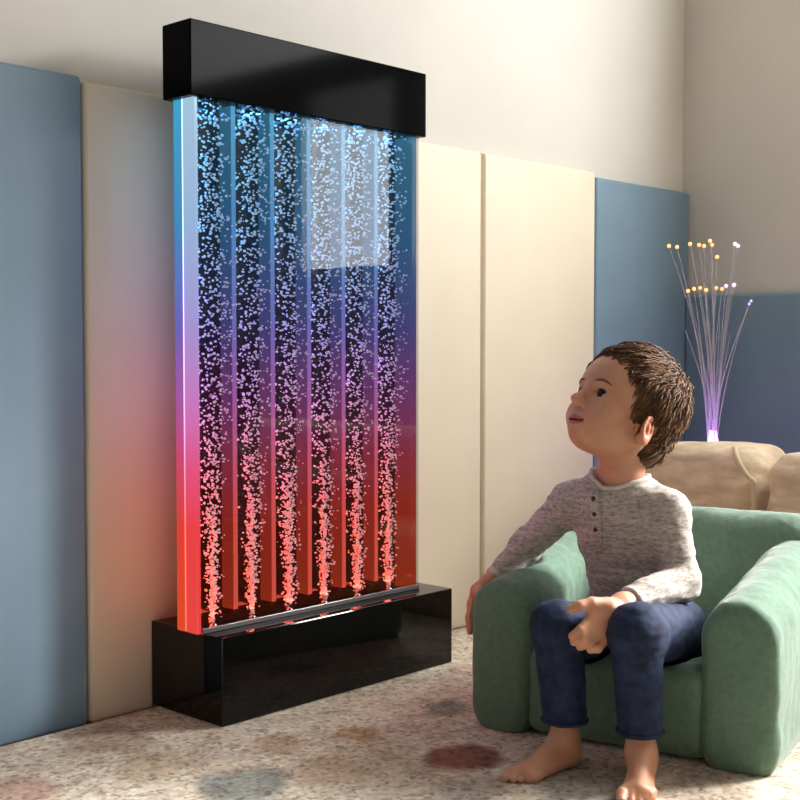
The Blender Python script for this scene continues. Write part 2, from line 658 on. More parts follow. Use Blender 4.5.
col = mixc(m, 0.50, col, tuft, 'MULTIPLY')
clus = ramp(m, noise_tex(m, v, 16, 4, 0.65), [(0.36, srgb(200, 188, 180)), (0.52, (1, 1, 1, 1))])
col = mixc(m, 0.55, col, clus, 'MULTIPLY')
lk(m, col, bsdf(m).inputs['Base Color'])
bump(m, vs.outputs['Distance'], -1.0, 0.008)
rug = Mb().box((RX0, RY0, FLOOR_Z + .0005), (RX1, RY1, 0), r=0.005, seg=2).build('rug', M['rug'], origin=RUG_O)
tag(rug, 'large nubby cream rug with faded red, blue and tan patches across the floor', 'rug')

# ------------------------------------------------------------------ padded wall panels
PF = 2.13


def panel(name, lo, hi, m, label, group):
    o = Mb().box(lo, hi, r=0.010, seg=4).build(name, m, origin=((lo[0] + hi[0]) / 2, (lo[1] + hi[1]) / 2, lo[2]), smooth=True)
    me = o.data
    o.modifiers.new('weighted', 'WEIGHTED_NORMAL')
    return tag(o, label, 'wall panel', group)


PG = 'padded wall panels'
z0 = FLOOR_Z + .001
panel('wall_pad', (0.74, PF, z0), (1.366, Y1, 1.277), M['blue'], 'tall blue wall pad at the far left edge of the picture', PG)
panel('wall_pad', (1.370, PF, z0), (1.985, Y1, 1.268), M['cream'], 'tall cream wall pad left of the bubble wall, tinted pink by its light', PG)
panel('wall_pad', (1.989, PF, z0), (2.600, Y1, 1.268), M['cream'], 'tall cream wall pad between the bubble wall and the narrow seam to its right', PG)
panel('wall_pad', (2.610, PF, z0), (3.138, Y1, 1.268), M['cream'], 'cream wall pad right of the seam, beside the blue pad near the corner', PG)
panel('wall_pad', (3.142, PF, z0), (3.689, Y1, 1.255), M['blue'], "tall blue wall pad by the room corner, behind the boy's head", PG)
panel('wall_pad', (3.66, 0.87, z0), (X1, 2.1295, 0.915), M['blue'], 'low blue wall pad on the right-hand wall behind the fibre optic lamp and beige sofa', None)

# ------------------------------------------------------------------ bubble wall
BX0, BX1 = 1.515, 2.205
bw = thing('bubble_wall', ((BX0 + BX1) / 2, 2.01, 0), 'tall water bubble wall glowing blue to red between a black plinth and header', 'bubble wall')
Mb().box((BX0, 1.894, 0.0005), (BX1, 2.127, 0.1765), r=0.0025, seg=2).build('plinth', M['black'], bw)
SX0, SX1, SY0, SY1, SZ0, SZ1 = 1.500, 2.150, 1.952, 2.018, 0.177, 1.235
Mb().box((1.484, 1.940, 1.232), (2.163, 2.030, 1.378), r=0.0025, seg=2).build('header', M['black_satin'], bw)
# lit acrylic end blocks, front sheet, back sheet
e = Mb()
e.box((SX0, SY0, SZ0), (SX0 + .010, SY0 + .036, SZ1), r=0.002, seg=2, mi=0)
e.box((SX0, SY0 + .040, SZ0), (SX0 + .010, SY1, SZ1), r=0.002, seg=2, mi=1)
e.box((SX0 + .010, SY0 + .008, SZ0), (SX0 + .012, SY1 - .006, SZ1), mi=2)
eb = e.build('end_block', [M['led_end'], M['led_rear'], M['bubble_fill_face']], bw)
Mb().box((SX0 + .001, SY0 + .0365, SZ0 + .002), (SX0 + .006, SY0 + .0395, SZ1 - .002)).build('light_strip', M['led_line'], eb)
Mb().box((SX0 + .005, SY1 + .0005, SZ0 + .02), (SX0 + .013, SY1 + .0015, SZ1 - .02)).build('light_strip', M['rear_glow_fill'], eb)  # hidden emitter added to boost the glow on the wall pad
e = Mb()
e.box((SX1 - .016, SY0 + .006, SZ0), (SX1, SY1, SZ1), r=0.002, seg=2, mi=0)
e.build('end_block', [M['led_side'], M['led_edge']], bw)
Mb().box((SX0 + .013, SY0, SZ0), (SX1, SY0 + .005, SZ1)).build('front_sheet', M['clear'], bw)
Mb().box((SX0 + .013, SY1 - .005, SZ0), (SX1, SY1, SZ1)).build('back_sheet', M['tank'], bw)
M['rail'] = mat('clear_rail', (.10, .09, .095, 1), .2)
Mb().box((SX0 + .012, SY0 - .003, SZ0), (SX1 + .001, SY0 + .004, SZ0 + .010), r=.001, seg=2).build('base_rail', M['rail'], bw)
NCH = 6
CW = (SX1 - .016 - SX0 - .013) / NCH
for i in range(1, NCH):
    cx = SX0 + .013 + CW * i
    d = Mb()
    d.box((cx - .006, SY0 + .022, SZ0 + .03), (cx + .006, SY1 - .006, SZ1), r=0.0012, seg=2, face_mi={(1, -1): 1, (0, 1): 2})
    d.build('channel_divider', [M['led_side'], M['led_edge'], M['bubble_fill_face']], bw)
yb = (SY0 + SY1) / 2
for i in range(NCH):
    cx = SX0 + .013 + CW * (i + .5)
    nz = Mb().tube([(cx, yb, SZ0), (cx, yb, SZ0 + .005), (cx, yb, SZ0 + .010)], [.010, .009, .005], 16)
    nz.build('air_nozzle', M['chrome'], bw, smooth=True)
    st = Mb()
    ph = rng.uniform(0, 6.28)
    for q in range(1300):
        t = rng.uniform(0, 1) ** 0.95
        z = SZ0 + .02 + t * (SZ1 - SZ0 - .02)
        spread = min(0.007 + 0.040 * min(1, t / 0.5), CW / 2 - .009)
        x = cx - .003 + math.sin(ph + z * 9) * 0.004 + np.clip(rng.normal(0, .62), -1, 1) * spread
        y = yb - .006 + rng.uniform(-.018, .020)
        r = rng.uniform(.0014, .0038) * (0.85 + .25 * t)
        st.ball((x, y, z), r, 1, scale=(1, 1, rng.uniform(.65, 1.0)))
    # dense plume just above the nozzle
    for q in range(260):
        t = abs(rng.normal(0, .15))
        z = SZ0 + .010 + min(t, .45) * (SZ1 - SZ0)
        w = .006 + .022 * min(t, .45)
        st.ball((cx + rng.normal(0, .5) * w, yb + rng.normal(0, .5) * w, z), rng.uniform(.002, .0038), 1)
    o = st.build('bubble_stream', M['bubble'], bw, smooth=True)
    o['kind'] = 'stuff'
    # lamps added to brighten the bubbles: red at the foot, blue at the top
    for (nm, z, colr, up, en) in (('bubble_fill_low', SZ0 + .022, (1, .09, .05), True, 0.10), ('bubble_fill_high', SZ1 - .006, (.10, .42, 1), False, 0.10)):
        ld = bpy.data.lights.new(nm, 'AREA')
        ld.shape = 'RECTANGLE'
        ld.size, ld.size_y = .05, .03
        ld.energy = en
        ld.color = colr
        lo = bpy.data.objects.new(nm, ld)
        COL.objects.link(lo)
        lo.location = (cx, yb, z)
        lo.rotation_euler = (math.pi if up else 0, 0, 0)

# ------------------------------------------------------------------ green armchair (frame: ps across, pn towards its front)
P0 = np.array([1.864, 1.529, 0.0])
PS = np.array([0.112, -0.518, 0.0])
PS /= np.linalg.norm(PS)
PN = np.array([PS[1], -PS[0], 0.0])
PZ = np.array([0, 0, 1.0])
CB = np.array([PS, PN, PZ])


def ch(s, n, z):
    return P0 + PS * s + PN * n + PZ * z


def fb(pts, mrg):
    pts = np.array(pts)
    return pts.min(0) - mrg, pts.max(0) + mrg


# ------------------------------------------------------------------ beige sofa
sofa = thing('sofa', (3.0, 1.1, FLOOR_Z), 'low beige plush sofa behind the green armchair with a piped seam between cushions', 'sofa')


def cushion(name, lo, hi, r, seed, amp=.008):
    lo, hi = np.array(lo), np.array(hi)
    F_ = Field(lo - .03, hi + .03, .007)
    F_.add(rbox((lo + hi) / 2, (hi - lo) / 2, r), 0)
    V, F = F_.mesh()
    V = rumple(V, F, amp, 9, stretch=(1, .8, 2.2), seed=seed)
    V = rumple(V, F, amp * .35, 26, stretch=(1, .8, 1.8), seed=seed + 3)
    return mesh_obj(name, V, F, M['beige'], sofa)


cushion('back_cushion', (2.84, 1.462, .17), (3.10, 1.84, .485), .06, 1.0)
cushion('back_cushion', (2.84, 0.93, .17), (3.10, 1.438, .482), .06, 7.0)
Mb().box((2.56, 0.42, FLOOR_Z + .001), (3.12, 1.83, .10), r=.02).build('base', M['beige'], sofa)
cushion('seat_cushion', (2.56, 0.42, .10), (2.84, 1.83, .22), .04, 3.0, .004)
cushion('back_cushion', (2.84, 0.42, .17), (3.10, .91, .482), .06, 5.0)
pp = []
for t in np.linspace(0, 1, 30):
    u = min(1, t / .4)
    z_ = .487 - .075 * math.sin(u * math.pi / 2) ** 1.5 if t < .4 else .412 - (t - .4) / .6 * .24
    y_ = 1.450 + .085 * (1 - u) ** 1.3
    c_ = min(1, max(0, (z_ - .425) / .0605))
    pp.append((2.836 + .06 * (1 - math.sqrt(1 - c_ * c_ * .98)), y_, z_))
Mb().tube(pp, .0065, 8).build('piping', M['beige_pipe'], sofa, smooth=True)

# ------------------------------------------------------------------ fibre optic lamp
LB = at(713, 440, 3.62)
lamp = thing('fiber_optic_lamp', (LB[0], LB[1], FLOOR_Z), 'fibre optic fountain lamp with violet stem and amber and pink strand tips in the corner', 'lamp')
Mb().tube([(LB[0], LB[1], FLOOR_Z + .001), (LB[0], LB[1], .05), (LB[0], LB[1], .09), (LB[0], LB[1], .36)], [.11, .11, .05, .035], 28).build('base', M['lamp_black'], lamp, smooth=True)
Mb().tube([(LB[0], LB[1], .36), (LB[0], LB[1], .43), (LB[0], LB[1], .50)], [.024, .022, .010], 16).build('light_core', M['core'], lamp, smooth=True)
tips = [(669, 246, 'tip_amber'), (677, 247, 'tip_amber'), (690, 244, 'tip_amber'), (699, 245, 'tip_amber'), (704, 246, 'tip_amber'), (710, 241, 'tip_amber'), (712, 245, 'tip_amber'),
        (717, 257, 'tip_amber'), (735, 244, 'tip_pink'), (738, 246, 'tip_pink'), (694, 289, 'tip_amber'), (700, 288, 'tip_amber'), (706, 290, 'tip_amber'), (716, 288, 'tip_amber'),
        (726, 286, 'tip_pink'), (734, 285, 'tip_pink'), (751, 301, 'tip_violet'), (749, 304, 'tip_violet'), (688, 291, 'tip_amber'), (722, 289, 'tip_amber')]
extra = [(685, 330), (730, 335), (741, 325), (708, 320), (720, 318), (697, 335)]
for j, tpx in enumerate(list(tips) + [(a, b, None) for a, b in extra]):
    dep = 3.62 + 0.10 * math.sin(j * 2.4)
    T = at(tpx[0], tpx[1], dep)
    B0 = np.array([LB[0] + .012 * math.cos(j * 2.1), LB[1] + .012 * math.sin(j * 2.1), .40])
    pts = []
    for t in np.linspace(0, 1, 12):
        lat = t ** 1.7
        pts.append(np.array([B0[0] + (T[0] - B0[0]) * lat, B0[1] + (T[1] - B0[1]) * lat, B0[2] + (T[2] - B0[2]) * t]))
    st = Mb().tube(pts, [.0022 - .0009 * t for t in np.linspace(0, 1, 12)], 6).build('strand', M['fiber'], lamp, smooth=True)
    if tpx[2]:
        Mb().ball(T, .0058 if tpx[2] != 'tip_violet' else .004, 2).build('strand_tip', M[tpx[2]], st, smooth=True)

# ------------------------------------------------------------------ the boy
G = np.array([math.cos(AZ), math.sin(AZ), 0.0])          # level direction away from the viewer
nrm = lambda a: np.asarray(a, float) / np.linalg.norm(a)

# head frame: hf forward, hs to the boy's left, hu up
yaw, tilt = math.radians(62), math.radians(27)
HFh = -VR * math.sin(yaw) - G * math.cos(yaw)
HS = np.cross(PZ, HFh)
HF = HFh * math.cos(tilt) + PZ * math.sin(tilt)
HU = np.cross(HF, HS)
roll = math.radians(0)
HS, HU = HS * math.cos(roll) + HU * math.sin(roll), HU * math.cos(roll) - HS * math.sin(roll)
HB = np.array([HF, HS, HU])
HO = at(626, 410, 2.40)
HSC = 1.11


def hd(f, s, u):
    return HO + HSC * (HF * f + HS * s + HU * u)


def hell(c, r, B=None):
    return ellipsoid(hd(*c), np.array(r) * HSC, HB if B is None else B)


def hcap(a, b, ra, rb=None):
    return capsule(hd(*a), hd(*b), ra * HSC, (ra if rb is None else rb) * HSC)


# body joints
neck_low = at(618, 484, 2.425)
neck_top = hd(-.028, 0, -.060)
chest = at(622, 530, 2.43)
belly = at(636, 580, 2.45)
pelvis = at(640, 622, 2.455)
sh_r, sh_l = at(573, 502, 2.475), at(667, 512, 2.375)
el_r, wr_r = at(528, 544, 2.53), at(490, 582, 2.50)
el_l, wr_l = at(681, 582, 2.345), at(622, 604, 2.215)
hip_r, hip_l = at(606, 634, 2.45), at(680, 632, 2.385)
kn_r, kn_l = at(558, 628, 2.235), at(637, 632, 2.165)
an_r, an_l = at(566, 740, 2.225), at(641, 752, 2.155)


def flr(x, y, z=0.0):
    d = ray(x, y)
    return CAM + d * ((z - CAM[2]) / d[2])


an_r = np.array([an_r[0], an_r[1], max(an_r[2], .045)])
an_l = np.array([an_l[0], an_l[1], max(an_l[2], .045)])

lo = np.array([1.55, 0.93, -.005])
hi = np.array([2.50, 1.62, 0.83])
B = Field(lo, hi, .0030)
# torso and limbs (they run on under the clothes)
for p, k in ((ellipsoid(chest, (.078, .055, .095), CB), 0), (ellipsoid(belly, (.075, .060, .08), CB), .04), (ellipsoid(pelvis, (.070, .058, .045), CB), .03)):
    B.add(p, k)
B.add(capsule(neck_low - PZ * .02, neck_top, .047, .044), .02)
for a, b, c, r in ((sh_r, el_r, wr_r, (.026, .022, .0165)), (sh_l, el_l, wr_l, (.026, .022, .0175))):
    B.add(capsule(chest + (a - chest) * .4 + PZ * .01, a, .035, r[0]), .03)
    B.add(capsule(a, b, r[0], r[1]), .015)
    B.add(capsule(b, c, r[1], r[2]), .01)
for a, b, c, r in ((hip_r, kn_r, an_r, (.040, .034, .020)), (hip_l, kn_l, an_l, (.040, .034, .0215))):
    B.add(capsule(a, b, r[0], r[1]), .02)
    B.add(capsule(b, b + (c - b) * .45, r[1] * .9, .030), .015)
    B.add(capsule(b + (c - b) * .45, c, .030, r[2]), .015)
# feet
TOES = []


def foot(ank, heel, toe, side, wd=1.0):
    heel, toe = np.array(heel), np.array(toe)
    d = nrm((toe - heel) * (1, 1, 0))
    s = np.cross(PZ, d) * side                       # towards the big toe
    hc = heel + PZ * .020
    ball = heel + d * (np.linalg.norm(toe - heel) - .030)
    B.add(capsule(ank, hc + PZ * .012 + d * .008, .021, .022), .02)
    B.add(ellipsoid(hc, (.024, .021, .020), [d, s, PZ]), .012)
    B.add(capsule(ank + d * .012 - PZ * .004, ball + PZ * .017, .021, .013), .025)
    B.add(capsule(hc - s * .006 - PZ * .006, ball - s * .012 * wd + PZ * .010, .014, .010), .014)
    B.add(capsule(hc + s * .006 - PZ * .004, ball + s * .014 * wd + PZ * .012, .014, .012), .014)
    for j, (o, ln, r) in enumerate(((.0205, .030, .0082), (.0085, .027, .0062), (-.001, .023, .0058), (-.0095, .018, .0055), (-.017, .012, .0052))):
        r *= .6 + .4 * wd
        a = ball + s * o * wd + PZ * .010 - d * .004 * j
        b = a + d * ln * .55 + PZ * (.003)
        c = a + d * ln + PZ * (r - .012)
        B.add(capsule(a, b, r * 1.05, r), .006)
        B.add(capsule(b, c, r, r * .9), .003)
        TOES.append((c + PZ * r * .62 + d * r * .25, d, s, r))


foot(an_r, flr(569, 764), flr(515, 785), -1, 1.12)
foot(an_l, flr(643, 775), flr(638, 806), -1, 1.32)

# hands
NAILS = []


def finger(pts, r0, r1):
    pts = [np.array(p) for p in pts]
    n = len(pts) - 1
    for j in range(n):
        ra = r0 + (r1 - r0) * j / n
        rb = r0 + (r1 - r0) * (j + 1) / n
        B.add(capsule(pts[j], pts[j + 1], ra, rb), .0035 if j else .007)


# boy's left hand, lying between his thighs: wrist upper right, fingers curling down to the lower left
hd_l = 2.195
palm = [at(608, 611, 2.195), at(600, 622, 2.185), at(604, 633, 2.190)]
B.add(capsule(wr_l, palm[0], .0185, .019), .015)
B.add(capsule(palm[0], at(592, 617, 2.180), .017, .0125), .012)
B.add(capsule(palm[0], at(597, 628, 2.180), .018, .0125), .012)
B.add(capsule(at(613, 613, 2.195), at(604, 638, 2.185), .018, .0125), .012)
for kn, mid, tip, r in (((592, 617, 2.180), (580, 630, 2.163), (572, 636, 2.168), .0088),
                        ((595, 625, 2.177), (583, 638, 2.160), (574, 642, 2.168), .0090),
                        ((599, 633, 2.177), (589, 644, 2.162), (580, 647, 2.170), .0086),
                        ((605, 640, 2.180), (598, 649, 2.168), (590, 650, 2.172), .0078)):
    K, Mi, T = at(*kn), at(*mid), at(*tip)
    finger([at(*palm_) if False else K + (palm[0] - K) * .25, K, Mi, T], r * 1.08, r * .82)
finger([at(607, 604, 2.190), at(592, 603, 2.178), at(580, 606, 2.170), at(571, 609, 2.170)], .0120, .0082)
# boy's right hand, draped over the outer side of the armrest
B.add(capsule(wr_r, at(479, 591, 2.498), .0165, .0165), .012)
B.add(capsule(at(479, 591, 2.498), at(473, 604, 2.510), .0150, .0120), .010)
B.add(capsule(at(480, 593, 2.515), at(475, 606, 2.520), .0145, .0115), .010)
for j, (dx, dd, ln, r) in enumerate(((0, -.018, 24, .0078), (-.6, -.003, 29, .0080), (-.6, .012, 28, .0076), (.5, .026, 22, .0068))):
    a = at(473.0 + dx, 603, 2.513 + dd)
    b = at(469.5 + dx, 603 + ln * .5, 2.513 + dd)
    c = at(470.5 + dx, 603 + ln, 2.513 + dd)
    finger([a, b, c], r, r * .82)
finger([at(478, 592, 2.480), at(480, 590, 2.468), at(477, 596, 2.455)], .0092, .0072)

# head
for p, k in ((hell((-.006, 0, .022), (.096, .079, .086)), .0),
             (hell((.042, 0, .022), (.050, .062, .056)), .02),
             (hell((.028, 0, -.038), (.060, .057, .060)), .03),
             (hell((.053, .031, -.042), (.033, .029, .031)), .02),
             (hell((.053, -.031, -.042), (.033, .029, .031)), .02),
             (hell((.063, 0, -.054), (.027, .032, .027)), .018),
             (hell((.058, 0, -.074), (.025, .027, .019)), .022),
             (hcap((.000, .050, -.055), (.050, .015, -.074), .021, .017), .02),
             (hcap((.000, -.050, -.055), (.050, -.015, -.074), .021, .017), .02),
             (hcap((.070, .016, .016), (.062, .046, .012), .010, .009), .012),
             (hcap((.070, -.016, .016), (.062, -.046, .012), .010, .009), .012),
             (hcap((.084, 0, .004), (.1015, 0, -.025), .0070, .0080), .012),
             (hell((.1055, 0, -.0290), (.0090, .0095, .0082)), .008),
             (hell((.0935, .0105, -.0330), (.0085, .0062, .0062)), .006),
             (hell((.0935, -.0105, -.0330), (.0085, .0062, .0062)), .006)):
    B.add(p, k)
EYES = [(.0705, .0270, -.0070), (.0705, -.0270, -.0070)]
for e in EYES:
    sg = 1 if e[1] > 0 else -1
    B.sub(hell((e[0] + .020, e[1] + sg * .001, e[2] + .001), (.010, .0165, .0105)), .010)
for e in EYES:
    B.add(hell(e, (.0150, .0160, .0150)), .003)
for e in EYES:
    sg = 1 if e[1] > 0 else -1
    B.sub(hell((e[0] + .016, e[1] + sg * .001, e[2] + .0005), (.012, .0125, .0062)), .0015)
# mouth: lips with a small gap
B.add(hell((.0865, 0, -.0550), (.0085, .0220, .0050)), .007)
B.add(hell((.0830, 0, -.0665), (.0085, .0185, .0055)), .007)
B.sub(hell((.0940, 0, -.0608), (.0120, .0215, .0018)), .003)
B.sub(hell((.0960, .010, -.0335), (.0030, .0035, .0030)), .002)
B.sub(hell((.0990, .0065, -.0400), (.0040, .0032, .0030)), .002)
B.sub(hell((.0990, -.0065, -.0400), (.0040, .0032, .0030)), .002)
# ears
for sg in (1, -1):
    ct = math.radians(12)
    eb = np.array([HF * math.cos(ct) - HU * math.sin(ct), HS * math.cos(.45) - sg * HF * math.sin(.45), HU * math.cos(ct) + HF * math.sin(ct)])
    B.add(hell((.002, sg * .0790, -.036), (.0185, .0075, .0265), eb), .004)
    B.add(hell((.009, sg * .0755, -.054), (.010, .007, .010), eb), .004)
    B.sub(hell((.005, sg * .0865, -.032), (.0115, .0060, .0170), eb), .003)
    B.add(hell((.002, sg * .0800, -.032), (.004, .004, .012), eb), .004)
    B.add(hcap((.018, sg * .071, -.042), (.017, sg * .072, -.034), .004), .003)

V, F = B.mesh()
ctr = V[np.asarray(F)].mean(1)
q = (ctr - HO) @ HB.T / HSC
fm = np.zeros(len(F), int)
lipm = ((np.abs(q[:, 1]) < .0205) & (q[:, 0] > .074) & (q[:, 2] < -.0520 - np.abs(q[:, 1]) * .20) & (q[:, 2] > -.0705 + np.abs(q[:, 1]) * .25))
fm[lipm] = 1
mth = lipm & (np.abs(q[:, 2] + .0608) < .0016)
fm[mth] = 2
em = (np.abs(q[:, 1]) > .074) & (np.abs(q[:, 0] - .003) < .026) & (q[:, 2] < -.006) & (q[:, 2] > -.068)
fm[em] = 3
for (c, d, s, r) in TOES:
    w = ctr - c
    fm[(np.abs(w @ d) < r * .55) & (np.abs(w @ s) < r * .55) & (np.abs(w[:, 2]) < r * .8) & (w[:, 2] > -r * .25)] = 4
V[:, 2] = np.maximum(V[:, 2], .0006)
BASE = np.array([pelvis[0], pelvis[1], 0.0])
person = mesh_obj('person', V, F, [M['skin'], M['lip'], M['mouth'], M['ear'], M['nail']], origin=BASE, fm=fm)
tag(person, 'small barefoot boy in grey shirt and jeans seated in the green armchair, looking up', 'person')
body_bvh = BVHTree.FromPolygons(V.tolist(), F.tolist())

# eyes: looking up at the bubble wall
for e in EYES:
    c = hd(*e)
    eb = Mb()
    gaze = nrm(HF * .93 + HU * .20 + HS * (.05 if e[1] < 0 else .05))
    V_, F_ = ICO[3]
    a = nrm(np.cross(gaze, PZ))
    eb.add(c + .0143 * HSC * V_, F_)
    cv = np.concatenate(eb.V)
    fmi = []
    for f in F_:
        dcen = (cv[f].mean(0) - c)
        fmi.append(1 if nrm(dcen) @ gaze > .76 else 0)
    mesh_obj('eye', cv, F_, [M['eye'], M['iris']], person, fm=fmi)


def on_head(f, s, u, lift=.0):
    """point of the head's surface above a head-frame direction"""
    o = hd(f, s, u)
    d = nrm(o - hd(0, 0, min(u, .02)))
    hit = body_bvh.ray_cast(Vector(o + d * .12), Vector(-d))
    if hit[0] is None:
        return o
    return np.array(hit[0]) + d * lift


for sg in (1, -1):
    bm_ = Mb()
    pts = [on_head(.085, sg * (.014 + .036 * t), .0125 + .0035 * math.sin(math.pi * min(1, t * 1.1)) - .002 * t, .0002) for t in np.linspace(0, 1, 9)]
    bm_.tube(pts, [.0010, .0020, .0026, .0027, .0026, .0024, .0020, .0015, .0008], 6)
    bm_.build('eyebrow', M['brow'], person, smooth=True)
    # upper lash line
    e = EYES[0 if sg > 0 else 1]
    ls = Mb()
    pts = []
    for t in np.linspace(-1, 1, 9):
        s_ = e[1] + sg * .001 + .0120 * t
        u_ = e[2] + .0009 + .0062 * math.sqrt(max(0, 1 - t * t * .98))
        g = math.sqrt(max(1e-6, .0158 ** 2 - (s_ - e[1]) ** 2 - (u_ - e[2]) ** 2))
        pts.append(hd(e[0] + g, s_, u_))
    ls.tube(pts, [.0005, .0009, .0011, .0012, .0012, .0012, .0011, .0009, .0005], 6)
    ls.build('eyelash', M['lash'], person, smooth=True)

# hair: a cap under several hundred swept locks
HCc, HCr = np.array((-.010, 0, .026)), np.array((.1005, .0860, .0925))


def scalp(dirv, lift=0.0):
    d = np.asarray(dirv, float)
    t = 1 / math.sqrt(((d / HCr) ** 2).sum())
    return HCc + d * (t + lift)


def hairy(q):
    """is this head-frame point inside the hair line"""
    f, s, u = q
    s = abs(s)
    if u > .070:
        return f < .084 - s * .25
    if u > .012:
        return f < .043 + (u - .012) * .66 - max(0, s - .05) * .1
    if f > -.006:
        return u > -.030 and f < .031 + (u + .024) * .30
    if f > -.030 and s > .05:
        return u > -.012
    return u > -.082 + max(0, f + .045) * .9


hf = Field(hd(0, 0, 0) - .16, hd(0, 0, 0) + .16, .0032)
hf.add(ellipsoid(hd(*HCc), HCr * HSC * .985, HB), 0)
hf.add(hell((-.048, 0, -.040), (.046, .056, .048)), .02)
P = np.stack(np.meshgrid(*hf.ax, indexing='ij'), -1)
Q = (P - HO) @ HB.T / HSC
f_, s_, u_ = Q[..., 0], np.abs(Q[..., 1]), Q[..., 2]
line = np.where(u_ > .070, .084 - s_ * .25, np.where(u_ > .012, .043 + (u_ - .012) * .66 - np.maximum(0, s_ - .05) * .1,
                np.where(f_ > -.006, np.where(u_ > -.030, .031 + (u_ + .024) * .30, -.006), np.where((f_ > -.030) & (s_ > .05), np.where(u_ > -.012, .0, -.03), 0.0))))
reg = (f_ - line)
low = np.where(f_ > -.006, -.030, np.where((f_ > -.030) & (s_ > .05), -.012, -.082 + np.maximum(0, f_ + .045) * .9))
reg = np.maximum(reg, low - u_) * HSC
hf.d = np.maximum(hf.d, reg.astype(np.float32))
del P, Q
V, F = hf.mesh()
V = rumple(V, F, .003, 55, seed=9)
hair = mesh_obj('hair', V, F, M['hair'], person)
mb = Mb()
crown = np.array((-.055, .012, .100))
hair_bvh = BVHTree.FromPolygons(V.tolist(), F.tolist())
hr = random.Random(5)
made = 0
tries = 0
while made < 3200 and tries < 40000:
    tries += 1
    d = np.array([hr.gauss(0, 1) for _ in range(3)])
    d /= np.linalg.norm(d)
    p = scalp(d)
    if not hairy(p):
        continue
    made += 1
    # growth direction: away from the crown along the scalp, the fringe swept to the side
    away = p - crown
    away = away - d * (away @ d)
    away = away / (np.linalg.norm(away) + 1e-9)
    if p[0] > .01 and p[2] > .05:
        away = away + np.array((0.1, -.55, 0))
    if p[2] < .05:
        away = away + np.array((-.25, 0, -.55))
    away = away + np.array([hr.gauss(0, .22) for _ in range(3)])
    L = hr.uniform(.022, .040) * (.6 if p[2] < 0 else 1)
    pts, cur = [], p.copy()
    puff = hr.uniform(.5, 1.2) if hr.random() < .8 else hr.uniform(1.4, 2.6)
    for j in range(5):
        dd = (cur - HCc) / HCr ** 2
        dd /= np.linalg.norm(dd)
        lift = (.0000, .0022, .0034, .0036, .0030)[j] * puff
        pr = scalp(nrm(cur - HCc))
        near = hair_bvh.find_nearest(Vector(hd(*pr)))
        pts.append(np.array(near[0]) + np.array(near[1]) * lift * HSC)
        cur = cur + nrm(away - dd * (away @ dd)) * L / 4
    w = hr.uniform(.0010, .0021)
    mb.tube(pts, [w * .8, w, w * .9, w * .6, w * .15], 5, cap=False)
mb.build('hair_locks', M['hair'], person, smooth=True)

# shirt
S = Field(lo, hi, .0032)
S.add(ellipsoid(chest + PZ * .004, (.094, .072, .102), CB), 0)
S.add(ellipsoid(belly, (.095, .080, .090), CB), .04)
S.add(ellipsoid(pelvis + PZ * .012, (.112, .096, .062), CB), .03)
S.add(capsule(neck_low - PZ * .030, neck_low + PZ * .004, .062, .050), .03)
for a, b, c, r in ((sh_r, el_r, wr_r, (.040, .033, .0225)), (sh_l, el_l, wr_l, (.041, .036, .0255))):
    S.add(capsule(neck_low + (a - neck_low) * .35 - PZ * .015, a, .045, r[0]), .035)
    S.add(capsule(a, b, r[0], r[1]), .022)
    S.add(capsule(b, b + (c - b) * .93, r[1], r[2]), .016)
# cut: cuffs, neckline, hem
for b, c, t in ((el_r, wr_r, .90), (el_l, wr_l, .88)):
    d = nrm(c - b)
    o = b + (c - b) * t
    bb = nrm(np.cross(d, PZ))
    S.sub(rbox(o + d * .040, (.040, .050, .050), .002, [d, bb, np.cross(d, bb)]), .002)
nd_ = nrm(neck_top - neck_low)
S.sub(capsule(neck_low - nd_ * .006, neck_low + nd_ * .10, .0485, .060), .004)
S.sub(rbox(pelvis - PZ * .080, (.2, .2, .05), .002), .004)
V, F = S.mesh()
ctl = np.clip((V[:, 2] - .24) / .10, 0, 1)
V = rumple(V, F, .0060, 16, stretch=(1, 1, 2.8), weight=.45 + .55 * (1 - ctl), seed=2.0)
V = rumple(V, F, .0022, 42, stretch=(1, 1, 1.9), seed=8.0)
fmS = np.zeros(len(F), int)
cen = V[np.asarray(F)].mean(1)
for b, c, t in ((el_r, wr_r, .90), (el_l, wr_l, .88)):
    d = nrm(c - b)
    o = b + (c - b) * t
    w = (cen - o) @ d
    rad = np.linalg.norm(cen - o - w[:, None] * d, axis=1)
    fmS[(w > -.012) & (w < .01) & (rad < .045)] = 1
shirt = mesh_obj('shirt', V, F, [M['shirt'], M['shirt_trim']], person, fm=fmS)
shirt_bvh = BVHTree.FromPolygons(V.tolist(), F.tolist())
# neck binding and button placket follow the cloth


def on_shirt(x, y, lift):
    d = ray(x, y)
    hit = shirt_bvh.ray_cast(Vector(CAM), Vector(nrm(d)))
    return np.array(hit[0]) + np.array(hit[1]) * lift, np.array(hit[1])


